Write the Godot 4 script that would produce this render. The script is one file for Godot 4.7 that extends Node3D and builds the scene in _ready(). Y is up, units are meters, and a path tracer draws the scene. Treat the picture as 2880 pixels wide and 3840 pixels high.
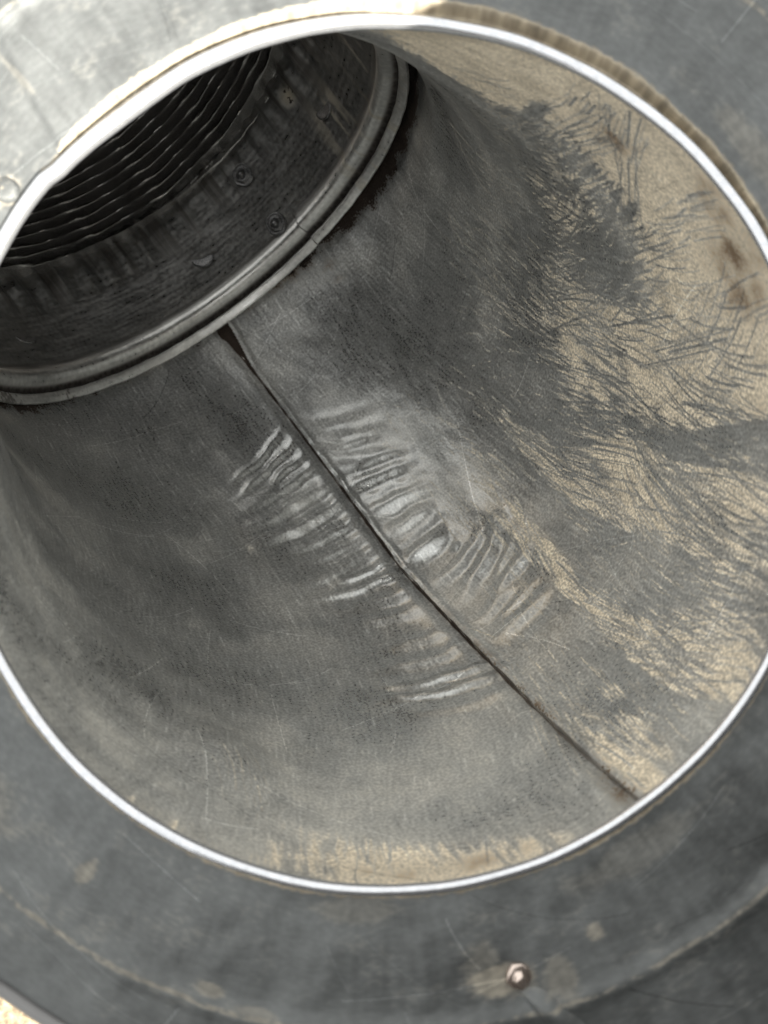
extends Node3D
# A galvanised funnel-topped duct elbow seen through its opening.  x: right, z: towards the viewer's feet, y: up; the ring of the
# opening is centred on the origin and the elbow turns down and away along D.

const AZ := -2.2257
const RB := 0.0905          # bend radius of the elbow's centre line
const RE := 0.0762          # radius of the elbow
const PHI_END := 92.0
const GROUND_Y := -0.172
var D := Vector3(cos(AZ), 0, sin(AZ))
var S := Vector3(-sin(AZ), 0, cos(AZ))
var rng := RandomNumberGenerator.new()
var bumpy := FastNoiseLite.new()
var relief := PackedFloat32Array()      # pressed wrinkles, metres inwards; rows phi 0..92 step .25, columns psi -60..60 step .5


func _ready():
	rng.seed = 20
	set_camera_and_light()
	bumpy.seed = 5
	bumpy.frequency = 1.0
	bumpy.noise_type = FastNoiseLite.TYPE_SIMPLEX_SMOOTH
	bumpy.fractal_type = FastNoiseLite.FRACTAL_FBM
	bumpy.fractal_octaves = 3
	build_ground()
	build_fitting()
	build_flexible_duct()
	build_added_board()


func set_camera_and_light():
	var cam := Camera3D.new()
	cam.name = "camera"
	add_child(cam)
	cam.look_at_from_position(Vector3(0, 0.132, 0.0099), Vector3(0, 0, 0.0099), Vector3(0, 0, -1))
	cam.near = 0.01
	cam.far = 900.0
	var lens := CameraAttributesPhysical.new()
	lens.frustum_focal_length = 17.5
	lens.frustum_focus_distance = 0.212
	lens.exposure_aperture = 11.0
	cam.attributes = lens
	cam.fov = 68.9
	cam.current = true
	var we := WorldEnvironment.new()
	we.name = "world_environment"
	var env := Environment.new()
	env.background_mode = Environment.BG_SKY
	var sky := Sky.new()
	var sm := ProceduralSkyMaterial.new()
	sm.sky_top_color = Color(0.81, 0.81, 0.80)
	sm.sky_horizon_color = Color(0.82, 0.81, 0.79)
	sm.sky_curve = 0.12
	sm.sky_energy_multiplier = 0.66
	sm.ground_bottom_color = Color(0.45, 0.40, 0.33)
	sm.ground_horizon_color = Color(0.66, 0.64, 0.60)
	sky.sky_material = sm
	env.sky = sky
	env.tonemap_mode = Environment.TONE_MAPPER_LINEAR
	env.tonemap_exposure = 6.6
	env.sdfgi_enabled = true
	env.ssao_enabled = true
	env.ssil_enabled = true
	we.environment = env
	add_child(we)
	var sun := DirectionalLight3D.new()
	sun.name = "sun"
	sun.light_energy = 1.02
	sun.light_color = Color(1.0, 0.975, 0.93)
	sun.light_angular_distance = 0.5
	sun.shadow_enabled = true
	add_child(sun)
	var to_sun := -D * cos(deg_to_rad(45.0)) + Vector3.UP * sin(deg_to_rad(45.0))
	sun.look_at_from_position(to_sun, Vector3.ZERO, Vector3.UP)


# ---------------------------------------------------------------- helpers
func tag(o: Node3D, label: String, category: String):
	o.set_meta("label", label)
	o.set_meta("category", category)


func put(called: String, mesh: Mesh, mat: Material, parent: Node) -> MeshInstance3D:
	var o := MeshInstance3D.new()
	var n := 0
	o.name = called
	while parent.has_node(NodePath(o.name)):          # a repeat takes a number
		n += 1
		o.name = "%s_%03d" % [called, n]
	o.mesh = mesh
	o.material_override = mat
	parent.add_child(o, true)
	return o


func grid(nu: int, nv: int, pts: PackedVector3Array, uvs: PackedVector2Array, flip := false, round_u := false, cols := PackedColorArray()) -> ArrayMesh:
	# pts[j * nu + i], i along u and j along v; smooth normals from the neighbours
	var nrm := PackedVector3Array()
	nrm.resize(nu * nv)
	var sgn := -1.0 if flip else 1.0
	for j in nv:
		var ja := maxi(j - 1, 0) * nu
		var jb := mini(j + 1, nv - 1) * nu
		for i in nu:
			var ia := i - 1
			var ib := i + 1
			if ia < 0: ia = nu - 2 if round_u else 0
			if ib >= nu: ib = 1 if round_u else nu - 1
			var n := (pts[jb + i] - pts[ja + i]).cross(pts[j * nu + ib] - pts[j * nu + ia])
			nrm[j * nu + i] = n.normalized() * sgn
	var idx := PackedInt32Array()
	idx.resize((nu - 1) * (nv - 1) * 6)
	var k := 0
	for j in nv - 1:
		for i in nu - 1:
			var a := j * nu + i
			var b := a + 1
			var c := a + nu
			var e := c + 1
			if flip:
				idx[k] = a; idx[k + 1] = c; idx[k + 2] = b
				idx[k + 3] = b; idx[k + 4] = c; idx[k + 5] = e
			else:
				idx[k] = a; idx[k + 1] = b; idx[k + 2] = c
				idx[k + 3] = b; idx[k + 4] = e; idx[k + 5] = c
			k += 6
	var arr := []
	arr.resize(Mesh.ARRAY_MAX)
	arr[Mesh.ARRAY_VERTEX] = pts
	arr[Mesh.ARRAY_NORMAL] = nrm
	arr[Mesh.ARRAY_TEX_UV] = uvs
	if cols.size(): arr[Mesh.ARRAY_COLOR] = cols
	arr[Mesh.ARRAY_INDEX] = idx
	var m := ArrayMesh.new()
	m.add_surface_from_arrays(Mesh.PRIMITIVE_TRIANGLES, arr)
	return m


func bend(phi: float, psi: float, r: float) -> Vector3:        # degrees
	var p := deg_to_rad(phi)
	var q := deg_to_rad(psi)
	var n := -D * cos(p) - Vector3.UP * sin(p)
	return D * RB + n * (RB + r * cos(q)) + S * (r * sin(q))


func pipe(adv: float, psi: float, r: float) -> Vector3:        # beyond the elbow's end, along its axis
	var p := deg_to_rad(PHI_END)
	var q := deg_to_rad(psi)
	var n := -D * cos(p) - Vector3.UP * sin(p)
	var t := D * sin(p) - Vector3.UP * cos(p)
	return D * RB + n * (RB + r * cos(q)) + S * (r * sin(q)) + t * adv


func noise_bytes(w: int, h: int, freq: float, sd: int, full_w: int, full_h: int, octaves := 3) -> PackedByteArray:
	var f := FastNoiseLite.new()
	f.seed = sd
	f.frequency = freq
	f.noise_type = FastNoiseLite.TYPE_SIMPLEX_SMOOTH
	f.fractal_type = FastNoiseLite.FRACTAL_FBM
	f.fractal_octaves = octaves
	var im := f.get_image(w, h)
	if w != full_w or h != full_h: im.resize(full_w, full_h, Image.INTERPOLATE_CUBIC)
	im.convert(Image.FORMAT_L8)
	return im.get_data()


func picture(w: int, h: int, data: PackedByteArray, format := Image.FORMAT_RGB8) -> ImageTexture:
	return ImageTexture.create_from_image(Image.create_from_data(w, h, false, format, data))


func plain(color: Color, metal: float, rough: float) -> StandardMaterial3D:
	var m := StandardMaterial3D.new()
	m.albedo_color = color.linear_to_srgb()
	m.metallic = metal
	m.roughness = rough
	return m


func grained(color: Color, metal: float, rough: float, bump: float, scale: float, sd: int, ramp_low := 0.6) -> StandardMaterial3D:
	var m := plain(color, metal, rough)
	var f := FastNoiseLite.new()
	f.seed = sd
	f.frequency = 0.03
	f.fractal_octaves = 5
	var t := NoiseTexture2D.new()
	t.width = 512
	t.height = 512
	t.seamless = true
	t.noise = f
	var ramp := Gradient.new()
	ramp.set_color(0, Color(ramp_low, ramp_low, ramp_low))
	ramp.set_color(1, Color.WHITE)
	t.color_ramp = ramp
	m.albedo_texture = t
	m.heightmap_enabled = bump > 0.0
	m.heightmap_texture = t
	m.heightmap_scale = bump
	m.uv1_triplanar = true
	m.uv1_world_triplanar = true
	m.uv1_scale = Vector3.ONE * scale
	return m


# ---------------------------------------------------------------- pressed wrinkles
func seam(phi: float) -> float:
	return maxf(-0.8 - 0.2 * phi, -9.8)


func press(p1: float, q1: float, p2: float, q2: float, wide: float, tall: float, groove := 0.6, sharp := 2.0):
	# a ridge between two points of the shell, mm; a trough runs along its lower side
	var a := Vector2(p1 * 2.9, q1 * 1.33)
	var b := Vector2(p2 * 2.9, q2 * 1.33)
	var ab := b - a
	var len := ab.length()
	var dir := ab / len
	var side := Vector2(dir.y, -dir.x)
	if side.x > 0.0: side = -side            # towards smaller phi
	var pad := wide * 6.0
	var lo := Vector2(minf(a.x, b.x) - pad, minf(a.y, b.y) - pad)
	var hi := Vector2(maxf(a.x, b.x) + pad, maxf(a.y, b.y) + pad)
	for j in range(maxi(0, int(lo.x / 2.9 / 0.25)), mini(368, int(hi.x / 2.9 / 0.25)) + 1):
		for i in range(maxi(0, int((lo.y / 1.33 + 60.0) / 0.5)), mini(240, int((hi.y / 1.33 + 60.0) / 0.5)) + 1):
			var x := Vector2(j * 0.25 * 2.9, (i * 0.5 - 60.0) * 1.33)
			var t := (x - a).dot(dir) / len
			var along := sin(PI * clampf((t + 0.35) / 1.7, 0.0, 1.0))
			if along <= 0.0: continue
			var off := (x - a).dot(side) + 1.8 * bumpy.get_noise_2d(x.x * 0.02 + p1, x.y * 0.05)
			var h := exp(-pow(absf(off) / (wide * 1.15), sharp)) - groove * 0.5 * exp(-pow(absf(off - wide * 1.9) / (wide * 1.1), sharp))
			relief[j * 241 + i] += h * tall * 0.00118 * along


func build_relief():
	relief.resize(369 * 241)
	relief.fill(0.0)
	# right of the seam
	for w in [[69.2, -4.5, 65.1, 8, 2.0, 0.6], [67.3, -6.5, 64.0, 5, 1.7, 0.7], [64.2, -6.5, 60.6, 7.5, 2.6, 0.9], [59.8, -5.4, 57.2, 8, 3.0, 1.5],
			[54.9, -5.6, 53.0, 7.5, 3.2, 1.9], [50.4, -5.2, 50.2, 4.5, 3.0, 1.8], [45.4, -6.0, 46.1, 3, 3.1, 1.9], [42.8, 3.4, 43.1, 5.2, 1.1, 0.8],
			[40.2, -2.8, 41.5, 13, 2.2, 0.8], [37.1, 0.2, 40.8, 16.2, 2.3, 1.1], [34.0, 5.8, 35.4, 15.6, 2.0, 1.0], [36.0, 9, 37.6, 15.5, 1.1, 0.6], [32.2, -0.5, 32.8, 9.2, 2.4, 0.8], [28.4, 0, 29.1, 10.6, 2.4, 0.8],
			[30.3, 1.5, 30.9, 11.5, 1.5, 0.5], [62.2, -5.8, 59.2, 9, 2.2, 0.8], [57.3, -5.4, 55.2, 9, 2.2, 0.9], [48.0, -5.6, 48.6, 5, 1.8, 0.8], [71.5, -6.0, 68, 8, 2.4, 0.5]]:
		press(w[0], w[1], w[2], w[3], w[4], w[5])
	# left of the seam
	for w in [[72.1, -17.5, 69.0, -32, 1.3, 0.7], [69.9, -16.2, 66.6, -33, 1.3, 0.8], [67.6, -16.0, 65.0, -32, 1.4, 0.7], [65.6, -15.2, 63.8, -34, 2.0, 0.9], [62.4, -14.0, 60.8, -34, 2.6, 1.3],
			[58.9, -13.0, 57.8, -34, 2.6, 1.4], [55.6, -12.4, 54.4, -30, 2.5, 1.0], [50.1, -13.8, 48.9, -32, 2.2, 0.9], [47.5, -12.8, 47.2, -26, 1.3, 0.9],
			[44.9, -12.2, 45.9, -31, 1.6, 0.9], [52.8, -13.0, 52.0, -31, 2.2, 0.8], [42.0, -11.5, 43.2, -28, 2.2, 0.6], [38.8, -11.0, 40.2, -26, 2.4, 0.4], [33.4, -9.5, 35, -22, 2.2, 0.4], [30.7, -8.5, 32.0, -25, 2.0, 0.6], [26.6, -7.3, 28.6, -24, 1.3, 0.8], [24.6, -7.8, 27.0, -26, 1.2, 0.8], [22.0, -8, 24, -22, 1.8, 0.4]]:
		press(w[0], w[1], w[2], w[3], w[4], w[5])
	# long soft edges of the pressed channel
	for w in [[75, -29.0, 57, -36, 6.0, 0.55], [58.0, 20, 44, 14, 5.0, 0.5], [43.8, 16, 32.4, 18.2, 3.0, 0.7], [80, 34, 53.5, 24, 6.0, 0.4]]:
		press(w[0], w[1], w[2], w[3], w[4], w[5], 0.25)


func relief_at(phi: float, psi: float) -> float:
	if psi <= -59.5 or psi >= 59.5: return 0.0
	var y := clampf(phi / 0.25, 0.0, 367.99)
	var x := (psi + 60.0) / 0.5
	var j := int(y)
	var i := int(x)
	var fy := y - j
	var fx := x - i
	var k := j * 241 + i
	return lerpf(lerpf(relief[k], relief[k + 1], fx), lerpf(relief[k + 241], relief[k + 242], fx), fy)


# ---------------------------------------------------------------- the elbow's skin: dust, wiped streaks, rust
func elbow_material() -> StandardMaterial3D:
	var w := 2048
	var h := 1024
	# where dust lies: [phi, psi, reach in phi, reach in psi, amount]
	var spots := [[9, 113, 14, 14, 0.75], [11, 127, 14, 12, 0.8], [7, 104, 9, 12, 0.8], [8, 94, 9, 10, 0.8], [9, 86, 10, 9, 0.9], [8, 78, 12, 9, 0.95], [8, 71, 14, 8, 0.95], [19, 80, 12, 8, 0.55],
		[17, 66, 13, 8, 0.8], [30, 73, 12, 6, 0.5], [8, 63, 10, 6, 0.7], [42, 94, 16, 9, 0.30], [34, 100, 14, 12, 0.35], [47, 78, 9, 4, 0.30], [41, 72, 12, 4, 0.45], [42, 62, 12, 8, 0.22], [41, 35, 10, 3.2, 0.95], [33, 34.5, 9, 3.0, 0.95], [28, 45, 10, 5, 0.7],
		[20, 45, 8, 4, 0.95], [20, 39, 8, 3.2, 1.0], [10, 47, 9, 4, 0.9], [20, 17, 9, 3, 0.42], [13, 17.5, 8, 3.2, 1.0], [21, 17, 7, 2.5, 0.6], [8, 18, 6, 3, 0.75], [26, 18, 7, 3.5, 0.36], [40, 20, 8, 4, 0.42], [34, 18, 6, 3.5, 0.46], [49, 24, 9, 3.5, 0.40],
		[8, 30, 7, 7, 0.42], [2, -42, 4, 14, 0.38], [1, -31, 5, 12, 0.45], [1, -18, 3, 10, 0.4], [6, -45, 6, 12, 0.2], [6, 6, 6, 3, 0.55], [13, 9, 6, 3, 0.42], [4, 1.5, 6, 2.2, 0.8], [10, -0.5, 6, 1.2, 0.5], [57, -41, 8, 4, 0.25], [71, -33, 8, 4, 0.18],
		[10, 38, 8, 5, 0.40], [30, 55, 14, 8, 0.3], [16, 134, 14, 10, 0.7], [22, 124, 10, 8, 0.4], [48, 66, 12, 7, 0.38], [38, 71, 9, 5, 0.45], [18, 57, 8, 5, 0.4], [40, 53, 9, 5, 0.3], [51, 42, 8, 4, 0.3], [9, 25, 8, 5, 0.5], [9, 54, 6, 3, 0.35], [3, 22, 5, 5, 0.35], [9, -58, 6, 8, 0.12], [83, -35, 8, 20, 0.10], [1, -70, 2, 14, 0.3],
		[9, 56, 8, 1.8, -0.75], [20, 52, 9, 2.5, -0.45], [18, 117, 9, 2.5, -0.6], [12, 112, 7, 1.8, -0.45], [30, 77, 12, 2, -0.45], [36, 85, 12, 3, -0.25], [14, 28, 14, 3, -0.25], [30, 24, 10, 2, -0.3], [25, 12, 8, 2.5, -0.5]]
	var rusts := [[10.7, 107, 5, 6, 0.45], [5.0, 82, 6, 6, 0.55], [6, 76, 5, 4, 0.5], [3, 90, 3, 8, 0.4], [7.5, 60, 3, 2.0, 0.25], [91.5, 20, 2.6, 24, 0.9], [91, 80, 2, 40, 0.7], [91.5, -40, 1.6, 30, 0.8], [3.2, -2.2, 3, 1.6, 0.5], [2, -30, 1.6, 20, 0.35], [86, 27, 3, 4, 0.35]]
	var cw := 256
	var ch := 128
	var dust_lo := PackedByteArray()
	dust_lo.resize(cw * ch)
	var rust_lo := PackedByteArray()
	rust_lo.resize(cw * ch)
	for j in ch:
		var phi := (j + 0.5) / ch * PHI_END
		for i in cw:
			var psi := (i + 0.5) / cw * 360.0 - 180.0
			var v := 0.0
			for q in spots:
				var a: float = (phi - q[0]) / q[2]
				var b: float = (psi - q[1]) / q[3]
				var e := a * a + b * b
				if e < 5.0: v = v + q[4] * exp(-e) * (1.0 - maxf(v, 0.0) * 0.6 if q[4] > 0 else 1.0)
			dust_lo[j * cw + i] = int(clampf(v, 0.0, 1.0) * 255.0)
			v = 0.0
			for q in rusts:
				var a: float = (phi - q[0]) / q[2]
				var b: float = (psi - q[1]) / q[3]
				var e := a * a + b * b
				if e < 5.0: v = maxf(v, q[4] * exp(-e))
			rust_lo[j * cw + i] = int(v * 255.0)
	var up_dust := Image.create_from_data(cw, ch, false, Image.FORMAT_L8, dust_lo)
	up_dust.resize(w, h, Image.INTERPOLATE_CUBIC)
	var dust := up_dust.get_data()
	var up_rust := Image.create_from_data(cw, ch, false, Image.FORMAT_L8, rust_lo)
	up_rust.resize(w, h, Image.INTERPOLATE_CUBIC)
	var rust := up_rust.get_data()
	# where a hand or rag went over the dust: bundles of fine curved lines that took dust off, and others that dragged it on
	var swept_off := PackedByteArray()
	swept_off.resize(w * h)
	var swept_on := PackedByteArray()
	swept_on.resize(w * h)
	var hand := RandomNumberGenerator.new()
	hand.seed = 77
	var made := 0
	while made < 400:
		var phi := hand.randf_range(0.0, 62.0)
		var psi := hand.randf_range(6.0, 128.0) if hand.randf() < 0.9 else hand.randf_range(-60.0, -5.0)
		var here := dust[clampi(int(phi / PHI_END * h), 0, h - 1) * w + int((psi + 180.0) / 360.0 * w)] / 255.0
		if here < 0.10 or (psi < 0.0 and phi > 10.0): continue
		if here > 0.55 and hand.randf() < 0.82: continue
		made += 1
		var take := hand.randf() < 0.45 + 0.35 * here
		var lay := swept_off if take else swept_on
		var a0 := PI / 2 + 0.5 * bumpy.get_noise_2d(phi * 0.03 + 50.0, psi * 0.03) + hand.randf_range(-0.12, 0.12)
		if hand.randf() < 0.02: a0 += hand.randf_range(-0.9, 0.9)
		var curl := hand.randf_range(-0.0045, 0.0045)
		var span := hand.randi_range(70, 230)
		var at := Vector2((psi + 180.0) / 360.0 * w, phi / PHI_END * h)
		var off := 0.0
		for line in hand.randi_range(5, 18):
			off += hand.randf_range(2.5, 7.5)
			var p := at + Vector2(-sin(a0), cos(a0)) * off + Vector2(cos(a0), sin(a0)) * hand.randf_range(-50.0, 50.0)
			var a := a0 + hand.randf_range(-0.025, 0.025)
			var most := hand.randf_range(110.0, 240.0) if take else hand.randf_range(50.0, 200.0) * minf(1.0, here * 1.8 + 0.25)
			var broad := 1 if hand.randf() < 0.45 else hand.randi_range(2, 3)
			var n := int(span * hand.randf_range(0.4, 1.0))
			for q in n:
				p += Vector2(cos(a), sin(a))
				a += curl
				if p.x < 4 or p.y < 0 or p.x >= w - 4 or p.y >= h: break
				var v := int(most * minf(1.0, 4.0 * sin(PI * q / n)))
				for o in broad:
					var k := int(p.y) * w + int(p.x) + o
					if v > lay[k]: lay[k] = v
		if take: swept_off = lay
		else: swept_on = lay
	var grain := noise_bytes(w, h, 0.22, 1, w, h, 2)
	var wiped := noise_bytes(w, 84, 0.075, 2, w, h, 4)
	var fine := noise_bytes(w, 128, 0.16, 3, w, h, 2)
	var cross := noise_bytes(220, h, 0.14, 4, w, h, 2)
	var cloud := noise_bytes(512, 256, 0.02, 6, w, h, 4)
	var warp := noise_bytes(256, 128, 0.016, 7, w, h, 2)
	var blot := noise_bytes(1024, 512, 0.05, 8, w, h, 3)
	var col := PackedByteArray()
	col.resize(w * h * 3)
	var orm := PackedByteArray()
	orm.resize(w * h * 3)
	var hgt := PackedByteArray()
	hgt.resize(w * h)
	var seam_at := PackedFloat32Array()
	var tar_shade_at := PackedFloat32Array()             # sealant smear and the gap's shade, both painted round the far end
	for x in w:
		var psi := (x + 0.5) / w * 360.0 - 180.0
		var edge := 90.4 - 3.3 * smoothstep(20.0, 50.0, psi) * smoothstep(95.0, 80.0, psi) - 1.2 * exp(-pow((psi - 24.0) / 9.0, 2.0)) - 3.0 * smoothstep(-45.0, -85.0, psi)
		tar_shade_at.append((edge + 0.6 * bumpy.get_noise_1d(psi * 0.2)) / PHI_END * h)
	var rubbed := PackedFloat32Array()             # the wrinkles are rubbed smoother
	for y in h: rubbed.append(0.0 * smoothstep(30.0, 42.0, y * PHI_END / h) * smoothstep(74.0, 64.0, y * PHI_END / h))
	for y in h: seam_at.append((seam((y + 0.5) / h * PHI_END) + 180.0) / 360.0 * w)
	for y in h:
		var row := y * w
		var near_ring := 1.0 - float(y) / h
		for x in w:
			var k := row + x
			var wx := (x + (int(warp[k]) - 128) / 5 + w) % w
			var st := wiped[row + wx] / 255.0
			var fi := fine[row + wx] / 255.0
			var cr := cross[k] / 255.0
			var gr := grain[k] / 255.0
			var cl := cloud[k] / 255.0
			var bl := blot[k] / 255.0
			var du := dust[k] / 255.0
			var d := 0.0
			if du > 0.02:
				var thick := smoothstep(0.05, 0.40, du)
				d = smoothstep(0.22, 0.56, du + (st - 0.5) * 0.55 * (1.1 - du) * thick + (bl - 0.5) * 0.30 * thick + (fi - 0.5) * 0.40 * thick)
				d = maxf(d * minf(1.0, 0.60 + du), 0.34 * smoothstep(0.0, 0.5, du) * (0.6 + 0.5 * (fi - 0.3)))
				d *= 0.76 + 0.34 * gr
			d = clampf(maxf(d, swept_on[k] / 255.0 * (0.7 + 0.5 * gr)) - swept_off[k] / 255.0, 0.0, 1.0)
			d = maxf(d, 0.08 * smoothstep(0.5, 0.8, cl) + 0.08 * near_ring * smoothstep(0.55, 0.75, gr * 0.5 + bl * 0.5))
			var ru := rust[k] / 255.0
			if ru > 0.02: ru = smoothstep(0.1, 0.95, ru + (bl - 0.5) * 1.0 + (gr - 0.5) * 0.9) * minf(1.0, ru * 1.5)
			var tar := float(y) - tar_shade_at[x] + (bl - 0.5) * 30.0 + (gr - 0.5) * 24.0
			# dirt packed into the seam
			var sd := absf(seam_at[y] - x - 1.2 - 3.0 * smoothstep(900.0, 1000.0, y)) * (1.0 - 0.6 * smoothstep(900.0, 1000.0, y))
			var deep := 0.0
			if sd < 14.0: deep = smoothstep(2.1, 0.7, sd + (bl - 0.5) * 2.4) * (0.35 + 0.65 * smoothstep(60.0, 380.0, y) + 0.3 * (gr - 0.5))
			var wedge := smoothstep(900.0, 1005.0, y)  # the seam's open gap, its darkness painted on the shell beneath
			if wedge > 0.0 and x > seam_at[y] - 9.0 * wedge + (bl - 0.5) * 10.0 and x < seam_at[y] + 30.0 and x < seam_at[y] + 14.0 * wedge: deep = 0.95
			var right_by := x - seam_at[y]
			if right_by > 0.0 and right_by < 9.0: ru = maxf(ru, smoothstep(0.50, 0.66, gr * 0.45 + bl * 0.55) * smoothstep(520.0, 150.0, y) * (1.0 - right_by / 9.0) * 0.9)
			if tar > 0.0: deep = maxf(deep, smoothstep(0.0, 10.0, tar) * (0.8 + 0.3 * gr))  # sealant and painted gap shade share this band
			var tone := 0.87 + 0.16 * (fi - 0.5) + 0.05 * (cr - 0.5) + 0.20 * (cl - 0.5) + 0.32 * (gr - 0.5)
			var scratch := smoothstep(0.82, 0.88, fi) * 0.10 + smoothstep(0.84, 0.90, cr) * 0.07
			tone += scratch
			# metal, then dust, then rust, sRGB-coded
			var r := 0.82 * tone
			var g := 0.826 * tone
			var b := 0.82 * tone
			var ox_glow := smoothstep(500.0, 60.0, y) * (1.0 - 0.75 * smoothstep(1040.0, 1180.0, x)) * (0.56 + 0.8 * (cl - 0.5) + 0.4 * (bl - 0.5) + 0.3 * (gr - 0.5))  # pale oxide film that also paints in the glow towards the opening
			r = lerpf(r, 0.80 * (0.6 + 0.4 * tone), ox_glow)
			g = lerpf(g, 0.80 * (0.6 + 0.4 * tone), ox_glow)
			b = lerpf(b, 0.775 * (0.6 + 0.4 * tone), ox_glow)
			var dt := 0.88 + 0.48 * (gr - 0.5) + 0.2 * (bl - 0.5)
			r = lerpf(r, 0.935 * dt, d)
			g = lerpf(g, 0.885 * dt, d)
			b = lerpf(b, 0.79 * dt, d)
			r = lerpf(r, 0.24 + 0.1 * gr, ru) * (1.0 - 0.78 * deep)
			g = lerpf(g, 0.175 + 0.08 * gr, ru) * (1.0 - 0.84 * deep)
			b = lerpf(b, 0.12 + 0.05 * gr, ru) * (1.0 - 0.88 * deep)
			var n := k * 3
			col[n] = int(clampf(r, 0, 1) * 255.0)
			col[n + 1] = int(clampf(g, 0, 1) * 255.0)
			col[n + 2] = int(clampf(b, 0, 1) * 255.0)
			var over := maxf(maxf(d, ru), deep)
			orm[n] = 255
			orm[n + 1] = int(clampf(lerpf(0.355 + 0.12 * (fi - 0.5) + 0.16 * (cl - 0.5) + 0.16 * (gr - 0.5) - rubbed[y] * maxf(0.0, 1.0 - absf(x - seam_at[y]) / 230.0), 0.92, over), 0.2, 1.0) * 255.0)
			orm[n + 2] = int(clampf(0.80 * (1.0 - over) * (1.0 - 0.7 * ox_glow), 0, 1) * 255.0)
			hgt[k] = int(clampf(0.40 + 0.12 * (fi - 0.5) + 0.12 * (cr - 0.5) + 0.34 * (gr - 0.5) + 0.16 * d + 0.2 * (bl - 0.5) * d, 0, 1) * 255.0)
	scratch_in(col, orm, hgt, w, h, 260, 17)
	var m := StandardMaterial3D.new()
	m.albedo_texture = picture(w, h, col)
	var o := picture(w, h, orm)
	m.metallic = 1.0
	m.metallic_texture = o
	m.metallic_texture_channel = BaseMaterial3D.TEXTURE_CHANNEL_BLUE
	m.roughness = 1.0
	m.roughness_texture = o
	m.roughness_texture_channel = BaseMaterial3D.TEXTURE_CHANNEL_GREEN
	m.heightmap_enabled = true
	m.heightmap_texture = picture(w, h, hgt, Image.FORMAT_L8)
	m.heightmap_scale = 0.014
	return m


func scratch_in(col: PackedByteArray, orm: PackedByteArray, hgt: PackedByteArray, w: int, h: int, count: int, sd: int):
	# long fine scratches, some bright, some dull
	var r := RandomNumberGenerator.new()
	r.seed = sd
	for n in count:
		var p := Vector2(r.randf() * w, r.randf() * h)
		var a := r.randf_range(-0.5, 0.5) + (0.0 if r.randf() < 0.6 else PI / 2)
		var curl := r.randf_range(-0.004, 0.004)
		var lift := r.randf_range(0.06, 0.30) * (1.0 if r.randf() < 0.7 else -0.8)
		for s in r.randi_range(20, 190):
			p += Vector2(cos(a), sin(a))
			a += curl
			if p.x < 0 or p.y < 0 or p.x >= w or p.y >= h: break
			var k := int(p.y) * w + int(p.x)
			for c in 3: col[k * 3 + c] = int(clampf(col[k * 3 + c] * (1.0 + lift), 0, 255))
			orm[k * 3 + 1] = int(orm[k * 3 + 1] * 0.85)
			if hgt.size(): hgt[k] = int(clampf(hgt[k] - 40.0 * absf(lift), 0, 255))


func end_flare(phi: float, psi: float) -> float:
	return smoothstep(80.0, 92.0, phi) * (0.0016 + 0.0046 * smoothstep(10.0, 75.0, psi))


func elbow_half(right: bool) -> ArrayMesh:
	var nu := 330
	var nv := 470
	var pts := PackedVector3Array()
	pts.resize(nu * nv)
	var uvs := PackedVector2Array()
	uvs.resize(nu * nv)
	for j in nv:
		var phi := PHI_END * j / (nv - 1)
		var edge := seam(phi)
		if right: edge += 2.4 * smoothstep(81.0, 91.0, phi) + 0.35 * bumpy.get_noise_1d(phi * 0.3)
		else: edge += 2.4 + 3.8 * smoothstep(80.0, 91.0, phi)
		for i in nu:
			var psi: float
			var r := RE
			if right:
				psi = edge + (180.0 - edge) * pow(maxf(i - 2, 0) / float(nu - 3), 1.25)
				var away := psi - edge
				r -= (0.0003 + 0.0009 * smoothstep(1.0, 14.0, phi)) * exp(-away / 9.0) + 0.0005 * exp(-pow((away - 1.1) / 0.8, 2.0))
				if i < 2: r += (0.0014 - 0.0006 * i) * smoothstep(-2.0, 10.0, phi)
			else:
				psi = edge - (180.0 + edge) * pow(i / float(nu - 1), 1.25)
				var away := edge - 2.4 - 3.8 * smoothstep(80.0, 91.0, phi) - psi
				r += 0.0004 * exp(-pow((away - 0.2) / 1.3, 2.0)) + 0.0002 - 0.0004 * exp(-pow((away - 3.2) / 1.6, 2.0))
			r += end_flare(phi, psi) + 0.005 * smoothstep(118.0, 155.0, absf(psi)) * smoothstep(0.0, 12.0, phi)
			r -= relief_at(phi, psi)
			r -= 0.0024 * exp(-pow((phi - 16.0) / 6.0, 2.0) - pow((psi + 63.0) / 8.0, 2.0))
			r -= 0.0006 * exp(-pow((psi - 75.0 - (phi - 84.0) * 0.06) / 1.6, 2.0)) * smoothstep(60.0, 78.0, phi) * smoothstep(91.0, 86.0, phi)
			var fade := smoothstep(0.0, 6.0, phi)
			r += fade * (0.0007 * bumpy.get_noise_2d(phi * 0.035 + 9.0, psi * 0.022) + 0.00012 * bumpy.get_noise_2d(phi * 0.22, psi * 0.14 + 40.0))
			pts[j * nu + i] = bend(phi, psi, r)
			uvs[j * nu + i] = Vector2((psi + 180.0) / 360.0, phi / PHI_END)
	return grid(nu, nv, pts, uvs, not right)


# ---------------------------------------------------------------- funnel round the opening
func lap_angle(r: float) -> float:                    # where the funnel's sheet laps over itself
	return deg_to_rad(-137.0) + (r - 0.079) * 3.6


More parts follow.
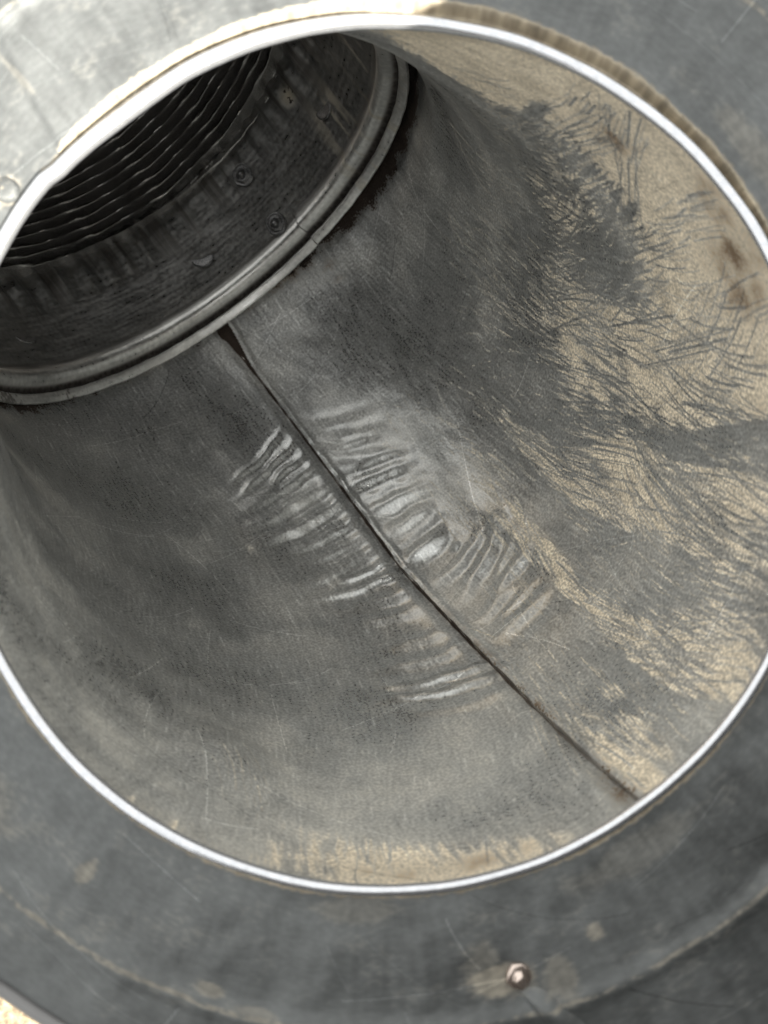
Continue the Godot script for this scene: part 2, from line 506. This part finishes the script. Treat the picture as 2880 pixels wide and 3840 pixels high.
func funnel_y(r: float, th: float) -> float:
	var deg := rad_to_deg(th)
	var wide := groove_width(deg)
	var y := 0.0004 + 0.20 * (r - 0.079) + 0.0003 * smoothstep(0.0978, 0.0990, r)
	y += 0.0005 * smoothstep(0.0962, 0.0985, r) * smoothstep(0.1010, 0.0990, r)
	y -= 0.0022 * (1.0 - smoothstep(0.0775 + wide * 0.8, 0.0775 + wide, r)) * clampf(wide / 0.001, 0.0, 1.0)
	var past := wrapf(th - lap_angle(r), -PI, PI)
	if past > 0.0: y += 0.0009 * smoothstep(0.0, 0.022, past) * exp(-past / 0.5)
	y += 0.0006 * bumpy.get_noise_2d(cos(th) * r * 45.0, sin(th) * r * 45.0)
	return y


func groove_width(deg: float) -> float:
	var a := wrapf(deg + 78.0, -180.0, 180.0)
	var g := 0.0026 * exp(-pow(a / (58.0 if a < 0.0 else 52.0), 2.0))
	if wrapf(deg + 137.0, -180.0, 180.0) < 0.0 and a < 0.0: g *= 0.6
	return g + 0.0002


func hem_radius(th: float) -> float:
	return 0.1104 + 0.013 * smoothstep(0.92, 0.35, cos(th - deg_to_rad(128.0)))


func funnel_material() -> StandardMaterial3D:
	var w := 2048
	var h := 384
	var fine := noise_bytes(w, 24, 0.09, 21, w, h, 3)
	var grain := noise_bytes(w, h, 0.11, 22, w, h, 3)
	var cloud := noise_bytes(512, 96, 0.03, 23, w, h, 4)
	var patch := noise_bytes(1024, 192, 0.035, 24, w, h, 4)
	# pale dusty marks: [degrees, radius mm, reach degrees, reach mm, amount]
	var marks := [[77.5, 92.5, 3.5, 3.0, 0.5], [71, 94.5, 2, 4, 0.28], [79, 89.5, 3, 3, 0.22], [66, 90.5, 1.4, 2, 0.4], [125.5, 89, 1.0, 3, 0.35], [108, 96.3, 1.8, 1.2, 0.35], [103, 98, 2.2, 1, 0.25], [-145, 80.5, 2.4, 2.6, 0.55], [58, 82.5, 10, 3, 0.15], [93, 80.5, 6, 2.4, 0.18], [40, 92, 3, 4, 0.25], [-134, 92, 0.4, 7, 0.18], [-30, 84, 20, 3, 0.2], [140, 92, 6, 6, 0.2]]
	var col := PackedByteArray()
	col.resize(w * h * 3)
	var orm := PackedByteArray()
	orm.resize(w * h * 3)
	var lows := PackedFloat32Array()
	for x in w: lows.append(groove_width((x + 0.5) / w * 360.0 - 180.0) * 1000.0)
	for y in h:
		var rmm := 77.0 + (y + 0.5) / h * 50.0
		for x in w:
			var k := y * w + x
			var fi := fine[k] / 255.0
			var gr := grain[k] / 255.0
			var cl := cloud[k] / 255.0
			var pa := patch[k] / 255.0
			var deg := (x + 0.5) / w * 360.0 - 180.0
			var d := 0.0
			var gw := lows[x]
			if rmm < 78.4 + gw: d = smoothstep(78.3 + gw, 77.7 + gw, rmm + (fi - 0.5) * 0.3 + (gr - 0.5) * 0.8) * 0.9
			for q in marks:
				var a: float = (deg - q[0]) / q[2]
				if absf(a) > 2.0: continue
				var b: float = (rmm - q[1]) / q[3]
				var e := a * a + b * b
				if e < 4.0: d = maxf(d, q[4] * smoothstep(0.25, 0.7, exp(-e) + (pa - 0.5) * 0.8 + (gr - 0.5) * 0.3))
			d = maxf(d, 0.42 * smoothstep(0.55, 0.15, absf(rmm - 98.7 + (pa - 0.5) * 0.5)) * smoothstep(0.3, 0.6, gr * 0.5 + pa * 0.5))
			d = maxf(d, 0.10 * smoothstep(0.55, 0.8, pa * 0.6 + gr * 0.4))
			var tone := 0.83 + 0.10 * (fi - 0.5) + 0.18 * (cl - 0.5) + 0.11 * (gr - 0.5) + 0.12 * (pa - 0.5)
			var dt := 0.88 + 0.3 * (gr - 0.5) + 0.3 * (fi - 0.5)
			var n := k * 3
			col[n] = int(clampf(lerpf(0.445 * tone, 0.74 * dt, d), 0, 1) * 255.0)
			col[n + 1] = int(clampf(lerpf(0.457 * tone, 0.69 * dt, d), 0, 1) * 255.0)
			col[n + 2] = int(clampf(lerpf(0.458 * tone, 0.60 * dt, d), 0, 1) * 255.0)
			orm[n] = int(clampf(0.4 + 0.25 * (fi - 0.5) + 0.3 * (gr - 0.5) + 0.2 * d, 0, 1) * 255.0)
			orm[n + 1] = int(clampf(lerpf(0.46 + 0.10 * (fi - 0.5) + 0.25 * (cl - 0.5), 0.9, d), 0.2, 1) * 255.0)
			orm[n + 2] = int(clampf(0.40 * (1.0 - d), 0, 1) * 255.0)
	scratch_in(col, orm, PackedByteArray(), w, h, 130, 29)
	var m := StandardMaterial3D.new()
	m.albedo_texture = picture(w, h, col)
	var o := picture(w, h, orm)
	m.metallic = 1.0
	m.metallic_texture = o
	m.metallic_texture_channel = BaseMaterial3D.TEXTURE_CHANNEL_BLUE
	m.roughness = 1.0
	m.roughness_texture = o
	m.roughness_texture_channel = BaseMaterial3D.TEXTURE_CHANNEL_GREEN
	m.heightmap_enabled = true
	m.heightmap_texture = o
	m.heightmap_scale = 0.008
	return m


func funnel_mesh() -> ArrayMesh:
	var nu := 1081
	var nv := 80
	var pts := PackedVector3Array()
	pts.resize(nu * nv)
	var uvs := PackedVector2Array()
	uvs.resize(nu * nv)
	for j in nv:
		for i in nu:
			var th := -PI + TAU * i / (nu - 1)
			var f := float(j) / (nv - 1)
			var inner := 0.0776 + groove_width(rad_to_deg(th)) * 1.05
			var r := lerpf(0.0770, inner, j / 18.0)
			if j > 18:
				f = (j - 18.0) / (nv - 19.0)
				r = lerpf(inner, hem_radius(th), f * (0.45 + 0.55 * f))
			pts[j * nu + i] = Vector3(cos(th) * r, funnel_y(r, th), sin(th) * r)
			uvs[j * nu + i] = Vector2((th + PI) / TAU, (r - 0.077) / 0.050)
	return grid(nu, nv, pts, uvs, false, true)


func tube_round(nu: int, nv: int, centre: Callable, tube: Callable) -> ArrayMesh:      # a rolled edge: centre(th) -> [r, y], tube(th) -> radius
	var pts := PackedVector3Array()
	pts.resize(nu * nv)
	var uvs := PackedVector2Array()
	uvs.resize(nu * nv)
	for j in nv:
		var a := TAU * j / (nv - 1)
		for i in nu:
			var th := -PI + TAU * i / (nu - 1)
			var c: Array = centre.call(th)
			var t: float = tube.call(th)
			var r: float = c[0] + t * cos(a)
			pts[j * nu + i] = Vector3(cos(th) * r, c[1] + t * sin(a), sin(th) * r)
			uvs[j * nu + i] = Vector2((th + PI) / TAU * 24.0, a / TAU)
	return grid(nu, nv, pts, uvs, false, true)


func bead_centre(th: float) -> Array:
	var deg := rad_to_deg(th)
	var r := 0.0764
	r -= 0.0011 * exp(-pow((deg + 127.0) / 9.0, 2.0))
	var left := wrapf(deg + 138.5, -180.0, 180.0)
	if left < 0.0: r += 0.0007 * exp(left / 30.0) * smoothstep(0.0, -3.0, left)
	r += 0.0003 * bumpy.get_noise_2d(cos(th) * 1.6, sin(th) * 1.6)
	return [r, 0.0007 + 0.0004 * bumpy.get_noise_2d(cos(th) * 1.3 + 7.0, sin(th) * 1.3)]


func bead_tube(th: float) -> float:
	var deg := rad_to_deg(th)
	return 0.00097 + 0.00040 * exp(-pow((deg + 125.0) / 45.0, 2.0)) + 0.00006 * bumpy.get_noise_2d(cos(th) * 6.0, sin(th) * 6.0)


# ---------------------------------------------------------------- the collar in the elbow's far end
func collar_mesh() -> ArrayMesh:
	# profile from the lip inwards: [advance mm, radius mm]
	var prof := [[1.5, 77.5], [-3.5, 77.4], [-5.6, 77.2], [-6.2, 76.8], [-6.1, 76.3], [-5.4, 76.0], [-4.2, 75.6], [-3.4, 75.4], [-2.9, 75.4], [-2.6, 75.8], [-2.2, 76.6], [-1.5, 76.8], [-0.8, 76.3], [0.0, 75.0], [0.9, 73.9], [1.9, 73.1], [3.0, 72.75], [4.1, 72.9], [5.2, 73.5], [6.0, 74.2], [6.6, 74.7], [7.6, 74.8], [9, 74.7]]
	for k in 34: prof.append([10.0 + k * 1.05, 74.5 - 0.02 * k])
	var nu := 1201
	var nv := prof.size()
	var pts := PackedVector3Array()
	pts.resize(nu * nv)
	var uvs := PackedVector2Array()
	uvs.resize(nu * nv)
	for j in nv:
		var adv: float = prof[j][0]
		for i in nu:
			var psi := -180.0 + 360.0 * i / (nu - 1)
			var r: float = prof[j][1] - 0.4
			var a := adv
			# the strip's ends lap at psi 28: the upper end stands proud and is cut square
			var past := psi - 29.0
			if adv < 9.0:
				if past > 0.0: r -= 0.9 * exp(-past / 18.0) * smoothstep(9.0, 4.0, adv)
				else: r += 0.35 * exp(past / 6.0)
			# crimps at the far end
			var c := smoothstep(26.0, 36.0, adv)
			if c > 0.0:
				var strength := 0.35 + 0.65 * smoothstep(5.0, -30.0, psi) + 0.35 * smoothstep(30.0, 55.0, psi)
				r -= c * 1.7 * strength * (0.5 + 0.5 * cos(deg_to_rad(psi) * 52.0 + 1.5 * bumpy.get_noise_1d(psi * 0.1)))
			r += 0.35 * bumpy.get_noise_2d(psi * 0.03, adv * 0.05) + 0.05 * bumpy.get_noise_2d(psi * 0.5, adv * 0.5)
			if adv < 0.0: a += 0.25 * bumpy.get_noise_1d(psi * 0.12)
			pts[j * nu + i] = pipe(a * 0.001, psi, r * 0.001)
			uvs[j * nu + i] = Vector2((psi + 180.0) / 360.0, clampf((adv + 6.0) / 54.0, 0, 1))
	return grid(nu, nv, pts, uvs, false, true)


func collar_material() -> StandardMaterial3D:
	var w := 2048
	var h := 256
	var streak := noise_bytes(w, 20, 0.03, 31, w, h, 4)
	var around := noise_bytes(200, h, 0.12, 32, w, h, 2)
	var grain := noise_bytes(w, h, 0.10, 33, w, h, 3)
	var cloud := noise_bytes(512, 64, 0.03, 34, w, h, 4)
	var col := PackedByteArray()
	col.resize(w * h * 3)
	var orm := PackedByteArray()
	orm.resize(w * h * 3)
	for y in h:
		var adv := (y + 0.5) / h * 54.0 - 6.0
		var base := lerpf(0.88, 0.60, smoothstep(4.5, 8.0, adv))  # lip and ridge painted paler than the wall for the light they catch
		for x in w:
			var k := y * w + x
			var st := streak[k] / 255.0
			var ar := around[k] / 255.0
			var gr := grain[k] / 255.0
			var cl := cloud[k] / 255.0
			var psi := (x + 0.5) / w * 360.0 - 180.0
			# darker in the groove and below the ridge, streaks run back from the duct's end
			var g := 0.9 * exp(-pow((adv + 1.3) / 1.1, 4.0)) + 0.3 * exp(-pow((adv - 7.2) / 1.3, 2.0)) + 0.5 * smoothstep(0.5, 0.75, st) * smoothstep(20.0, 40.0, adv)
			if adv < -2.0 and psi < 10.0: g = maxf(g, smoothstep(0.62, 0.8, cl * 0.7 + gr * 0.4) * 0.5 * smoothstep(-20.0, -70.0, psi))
			var sp := pow((psi - 51.5) / 2.6, 2.0) + pow((adv - 36.0) / 3.2, 2.0)
			var d := 0.0
			if sp < 2.0:
				d = 0.6 * exp(-sp)
				if gr > 0.66 and sp < 0.7: g = 0.95
			d = maxf(d, 0.35 * smoothstep(0.55, 0.8, st) * smoothstep(34.0, 20.0, adv) * smoothstep(40.0, 60.0, psi))
			g = clampf(g + (gr - 0.5) * 0.5 * g, 0, 1)
			var tone := 0.86 + 0.14 * (ar - 0.5) + 0.18 * (gr - 0.5) + 0.2 * (cl - 0.5)
			var n := k * 3
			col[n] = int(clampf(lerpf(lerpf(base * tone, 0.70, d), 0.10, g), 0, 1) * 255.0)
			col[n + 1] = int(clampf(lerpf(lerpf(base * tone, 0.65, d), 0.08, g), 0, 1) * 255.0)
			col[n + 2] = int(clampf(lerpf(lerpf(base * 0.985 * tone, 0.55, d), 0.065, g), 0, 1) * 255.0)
			var o := maxf(g, d)
			orm[n] = int(clampf(0.4 + 0.15 * (ar - 0.5) + 0.2 * (gr - 0.5) - 0.1 * g, 0, 1) * 255.0)
			orm[n + 1] = int(clampf(lerpf(0.40 + 0.25 * (ar - 0.5) + 0.2 * (gr - 0.5), 0.85, o), 0.2, 1) * 255.0)
			orm[n + 2] = int(clampf(0.8 * (1.0 - o), 0, 1) * 255.0)
	var m := StandardMaterial3D.new()
	m.albedo_texture = picture(w, h, col)
	var t := picture(w, h, orm)
	m.metallic = 1.0
	m.metallic_texture = t
	m.metallic_texture_channel = BaseMaterial3D.TEXTURE_CHANNEL_BLUE
	m.roughness = 1.0
	m.roughness_texture = t
	m.roughness_texture_channel = BaseMaterial3D.TEXTURE_CHANNEL_GREEN
	m.heightmap_enabled = true
	m.heightmap_texture = t
	m.heightmap_scale = 0.02
	return m


func disc_profile(profile: Array, segs: int, wobble: float, sd: float) -> ArrayMesh:   # a small lathed piece, +y out of its wall; mm
	var nv := profile.size()
	var nu := segs + 1
	var pts := PackedVector3Array()
	var uvs := PackedVector2Array()
	for j in nv:
		for i in nu:
			var th := TAU * i / segs
			var r: float = profile[j][0] * (1.0 + wobble * bumpy.get_noise_2d(cos(th) * 1.2 + sd, sin(th) * 1.2 + j * 0.15))
			pts.append(Vector3(cos(th) * r, profile[j][1], sin(th) * r) * 0.001)
			uvs.append(Vector2(i / float(segs), j / float(nv)))
	return grid(nu, nv, pts, uvs, true, true)


func on_collar(o: Node3D, adv: float, psi: float, r: float, spin := 0.0):
	var p := pipe(adv * 0.001, psi, r * 0.001)
	var inward := (pipe(adv * 0.001, psi, 0.0) - p).normalized()
	var axis := (pipe(0.05, psi, 0.0) - pipe(0.0, psi, 0.0)).normalized()
	o.transform = Transform3D(Basis(axis.cross(inward) * -1.0, inward, axis).rotated(inward, spin), p)


func dent_tab_mesh() -> ArrayMesh:                     # a half-moon punched from the wall: a tongue that rises to a curved lip
	var pts := PackedVector3Array()
	var uvs := PackedVector2Array()
	var nu := 25
	var nv := 9
	for j in nv:
		var f := j / float(nv - 1)
		for i in nu:
			var a := PI * i / (nu - 1)
			var rr := 5.0 * minf(f * 1.18, 1.0)
			var y := 1.0 * pow(minf(f * 1.18, 1.0), 2.0) * sin(a) if f < 0.86 else (1.0 * sin(a) - (f - 0.85) * 7.5)
			pts.append(Vector3(cos(a) * rr, y - 0.05, -sin(a) * rr) * 0.001)
			uvs.append(Vector2(f, i / float(nu)))
	return grid(nu, nv, pts, uvs, true)


func sealant_mesh() -> ArrayMesh:
	var nu := 721
	var nv := 13
	var pts := PackedVector3Array()
	var uvs := PackedVector2Array()
	var cols := PackedColorArray()
	for j in nv:
		var f := j / float(nv - 1)
		for i in nu:
			var psi := -180.0 + 360.0 * i / (nu - 1)
			var outer := RE + end_flare(91.0, psi) + 0.0004
			var r := lerpf(0.0748, outer, f)
			var lump := bumpy.get_noise_2d(psi * 0.35, f * 2.5)
			var ooze := 0.0016 + 0.0014 * smoothstep(10.0, 45.0, psi) * smoothstep(75.0, 55.0, psi)
			var adv := 0.0010 - 0.0036 * pow(f, 3.0) * ooze / 0.0016 + 0.0012 * lump
			pts.append(pipe(adv, psi, r))
			uvs.append(Vector2(psi / 20.0, f))
			var tan_share := smoothstep(70.0, 85.0, psi + 8.0 * lump) * smoothstep(0.75, 0.45, f)
			cols.append(Color(0.020, 0.014, 0.011).lerp(Color(0.22, 0.165, 0.105), tan_share * (0.7 + 0.6 * lump)))
	return grid(nu, nv, pts, uvs, false, true, cols)


func build_fitting():
	var t := Node3D.new()
	t.name = "duct_fitting"
	add_child(t)
	tag(t, "dusty galvanised steel duct elbow with a rolled ring opening and flared funnel rim", "duct")
	var metal := grained(Color(0.75, 0.77, 0.81), 0.85, 0.26, 0.0, 40.0, 41, 0.86)
	var fm := funnel_material()
	var funnel := put("funnel", funnel_mesh(), fm, t)
	funnel.set_meta("label", "flared grey funnel rim, sunlit at the upper left")
	put("hem", tube_round(361, 9, func(th): return [hem_radius(th), funnel_y(hem_radius(th), th)], func(_th): return 0.0011), plain(Color(0.20, 0.20, 0.20), 0.4, 0.5), t)
	var bead := put("rim_bead", tube_round(1441, 15, bead_centre, bead_tube), metal, t)
	bead.set_meta("label", "shiny rolled ring round the opening")
	# rivets on the funnel
	var stub := plain(Color(0.66, 0.56, 0.50), 0.9, 0.22)
	var rv := put("rivet", disc_profile([[0.01, 1.5], [0.5, 1.6], [0.95, 1.25], [1.05, 0.8], [1.25, 0.6], [2.0, 0.55], [2.25, 0.2], [2.4, -0.4]], 9, 0.3, 3.0), stub, funnel)
	var th := deg_to_rad(75.5)
	rv.position = Vector3(cos(th) * 0.0929, funnel_y(0.0929, th) + 0.0002, sin(th) * 0.0929)
	var rv2 := put("rivet", disc_profile([[0.01, 1.0], [0.9, 0.95], [1.7, 0.7], [2.2, 0.3], [2.5, -0.4]], 22, 0.1, 9.0), fm, funnel)
	th = deg_to_rad(-144.9)
	rv2.position = Vector3(cos(th) * 0.0815, funnel_y(0.0815, th), sin(th) * 0.0815)
	# a pressed rib runs from the rivet to the hem
	var rp := PackedVector3Array()
	var ru := PackedVector2Array()
	for j in 15:
		var f := j / 14.0
		var r := lerpf(0.0945, 0.112, f)
		var a := deg_to_rad(75.0 - 6.5 * f)
		for i in 11:
			var s := i / 5.0 - 1.0
			var side := Vector3(-sin(a), 0, cos(a))
			var p := Vector3(cos(a) * r, 0, sin(a) * r) + side * s * (0.0022 + 0.0016 * f)
			var rr := Vector2(p.x, p.z).length()
			p.y = funnel_y(rr, atan2(p.z, p.x)) - 0.0003 + 0.0017 * (1.0 - s * s) * smoothstep(0.0, 0.15, f)
			rp.append(p)
			ru.append(Vector2((a + PI) / TAU + s * 0.004, (rr - 0.077) / 0.05))
	put("pressed_rib", grid(11, 15, rp, ru), fm, funnel)
	# the two pressed halves of the elbow
	build_relief()
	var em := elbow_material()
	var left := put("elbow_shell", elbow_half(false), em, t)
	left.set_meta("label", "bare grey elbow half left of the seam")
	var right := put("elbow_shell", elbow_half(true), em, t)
	right.set_meta("label", "elbow half right of the seam, coated in wiped tan dust")
	var tar := grained(Color(1, 1, 1), 0.0, 0.75, 0.05, 90.0, 44, 0.4)
	tar.vertex_color_use_as_albedo = true
	put("sealant", sealant_mesh(), tar, t)
	# the collar set into the far end
	var cm := collar_material()
	var collar := put("inner_collar", collar_mesh(), cm, t)
	collar.set_meta("label", "dark ridged collar at the far end of the elbow")
	var dark_metal := grained(Color(0.30, 0.30, 0.30), 0.8, 0.42, 0.01, 80.0, 45, 0.55)
	var rosette := [[0.01, 0.75], [0.5, 0.7], [0.75, 0.45], [0.95, 0.12], [1.25, 0.1], [1.5, 0.5], [1.8, 0.55], [2.05, 0.3], [2.3, 0.05], [2.7, 0.25], [3.0, 0.22], [3.3, -0.2]].map(func(q): return [q[0] * 1.35, q[1] * 2.2])
	for spot in [[10.5, 23.0, 73.9], [32.8, 24.0, 73.4]]:
		on_collar(put("rivet", disc_profile(rosette, 28, 0.12, spot[0]), dark_metal, collar), spot[0], spot[1], spot[2])
	var tab := dent_tab_mesh()
	for spot in [[20.8, -1.0, -0.5], [23.5, 58.5, -0.3], [21.0, -64.0, -0.2]]:
		on_collar(put("punched_tab", tab, dark_metal, collar), spot[0], spot[1], 74.1, spot[2])


# ---------------------------------------------------------------- the flexible duct pushed over the collar
func build_flexible_duct():
	var nu := 721
	var pitch := 3.9
	var n_rows := 26 * 14
	var pts := PackedVector3Array()
	pts.resize(nu * n_rows)
	var uvs := PackedVector2Array()
	uvs.resize(nu * n_rows)
	for j in n_rows:
		var f := j / 14.0
		for i in nu:
			var psi := -180.0 + 360.0 * i / (nu - 1)
			var ph := f + psi / 360.0
			var crest := pow(absf(cos(PI * ph)), 14.0)
			var turn := floorf(ph + 0.5)
			var adv := 42.0 + f * pitch + 0.55 * bumpy.get_noise_2d(psi * 0.035, turn * 3.7) + 0.15 * bumpy.get_noise_2d(psi * 0.25, turn * 5.1)
			var r := 73.5 - 6.5 * crest + 0.5 * bumpy.get_noise_2d(psi * 0.12, turn * 2.3) + 0.30 * bumpy.get_noise_2d(psi * 0.9, f * 6.0) * crest
			if j == 0: r = 73.6
			pts[j * nu + i] = pipe(adv * 0.001, psi, r * 0.001)
			uvs[j * nu + i] = Vector2(psi / 30.0, f)
	var m := grained(Color(0.88, 0.86, 0.83), 0.8, 0.22, 0.015, 120.0, 51, 0.3)
	var o := put("flexible_duct", grid(nu, n_rows, pts, uvs, false, true), m, self)
	tag(o, "dark corrugated flexible duct behind the collar of the elbow", "flexible duct")


# ---------------------------------------------------------------- ground, and a plank added for its shade
func build_ground():
	var pts := PackedVector3Array()
	var uvs := PackedVector2Array()
	var nu := 481
	var nv := 150
	for j in nv:
		var r := 0.02 * pow(1.073, j) if j < nv - 1 else 800.0
		for i in nu:
			var th := TAU * i / (nu - 1)
			var p := Vector3(cos(th) * r, GROUND_Y, sin(th) * r)
			if r < 3.0: p.y += 0.0035 * bumpy.get_noise_2d(p.x * 60.0, p.z * 60.0) + 0.0015 * bumpy.get_noise_2d(p.x * 220.0, p.z * 220.0) - 0.003
			pts.append(p)
			uvs.append(Vector2(p.x, p.z))
	var m := grained(Color(0.46, 0.36, 0.24), 0.0, 0.95, 0.1, 14.0, 61, 0.45)
	var o := put("ground", grid(nu, nv, pts, uvs, false, true), m, self)
	o.set_meta("kind", "structure")
	tag(o, "pale gritty sand below the lower left edge of the funnel", "ground")


func build_added_board():
	# unseen plank added to shade the opening; leans on the lower right hem
	var lean := deg_to_rad(20.0)
	var rise := Vector3.UP * cos(lean) + D * sin(lean)
	var face := rise.cross(S)
	var half := PackedVector3Array()
	var uvs := PackedVector2Array()
	var ring := [[-1, -1], [-0.99, -1.0], [0.99, -1], [1, -0.9], [1, 0.9], [0.99, 1], [-0.99, 1], [-1, 0.9], [-1, -0.9]]
	# a plank of 0.33 x 0.44 m, 16 mm thick, its long edges eased, its ends closed
	for end in [-0.22, -0.22, 0.22, 0.22]:
		var shut := half.size() == 0 or half.size() == 27
		for q in ring:
			var y: float = 0.0 if shut else q[0] * 0.165
			var z: float = 0.0 if shut else q[1] * 0.008
			half.append(S * end + rise * y + face * z)
			uvs.append(Vector2(end, y))
	var o := put("added_board", grid(9, 4, half, uvs, false, true), grained(Color(0.040, 0.036, 0.033), 0.0, 0.8, 0.05, 6.0, 71, 0.5), self)
	tag(o, "dark board leaning unseen on the lower right hem, put there to shade the opening", "added_board")
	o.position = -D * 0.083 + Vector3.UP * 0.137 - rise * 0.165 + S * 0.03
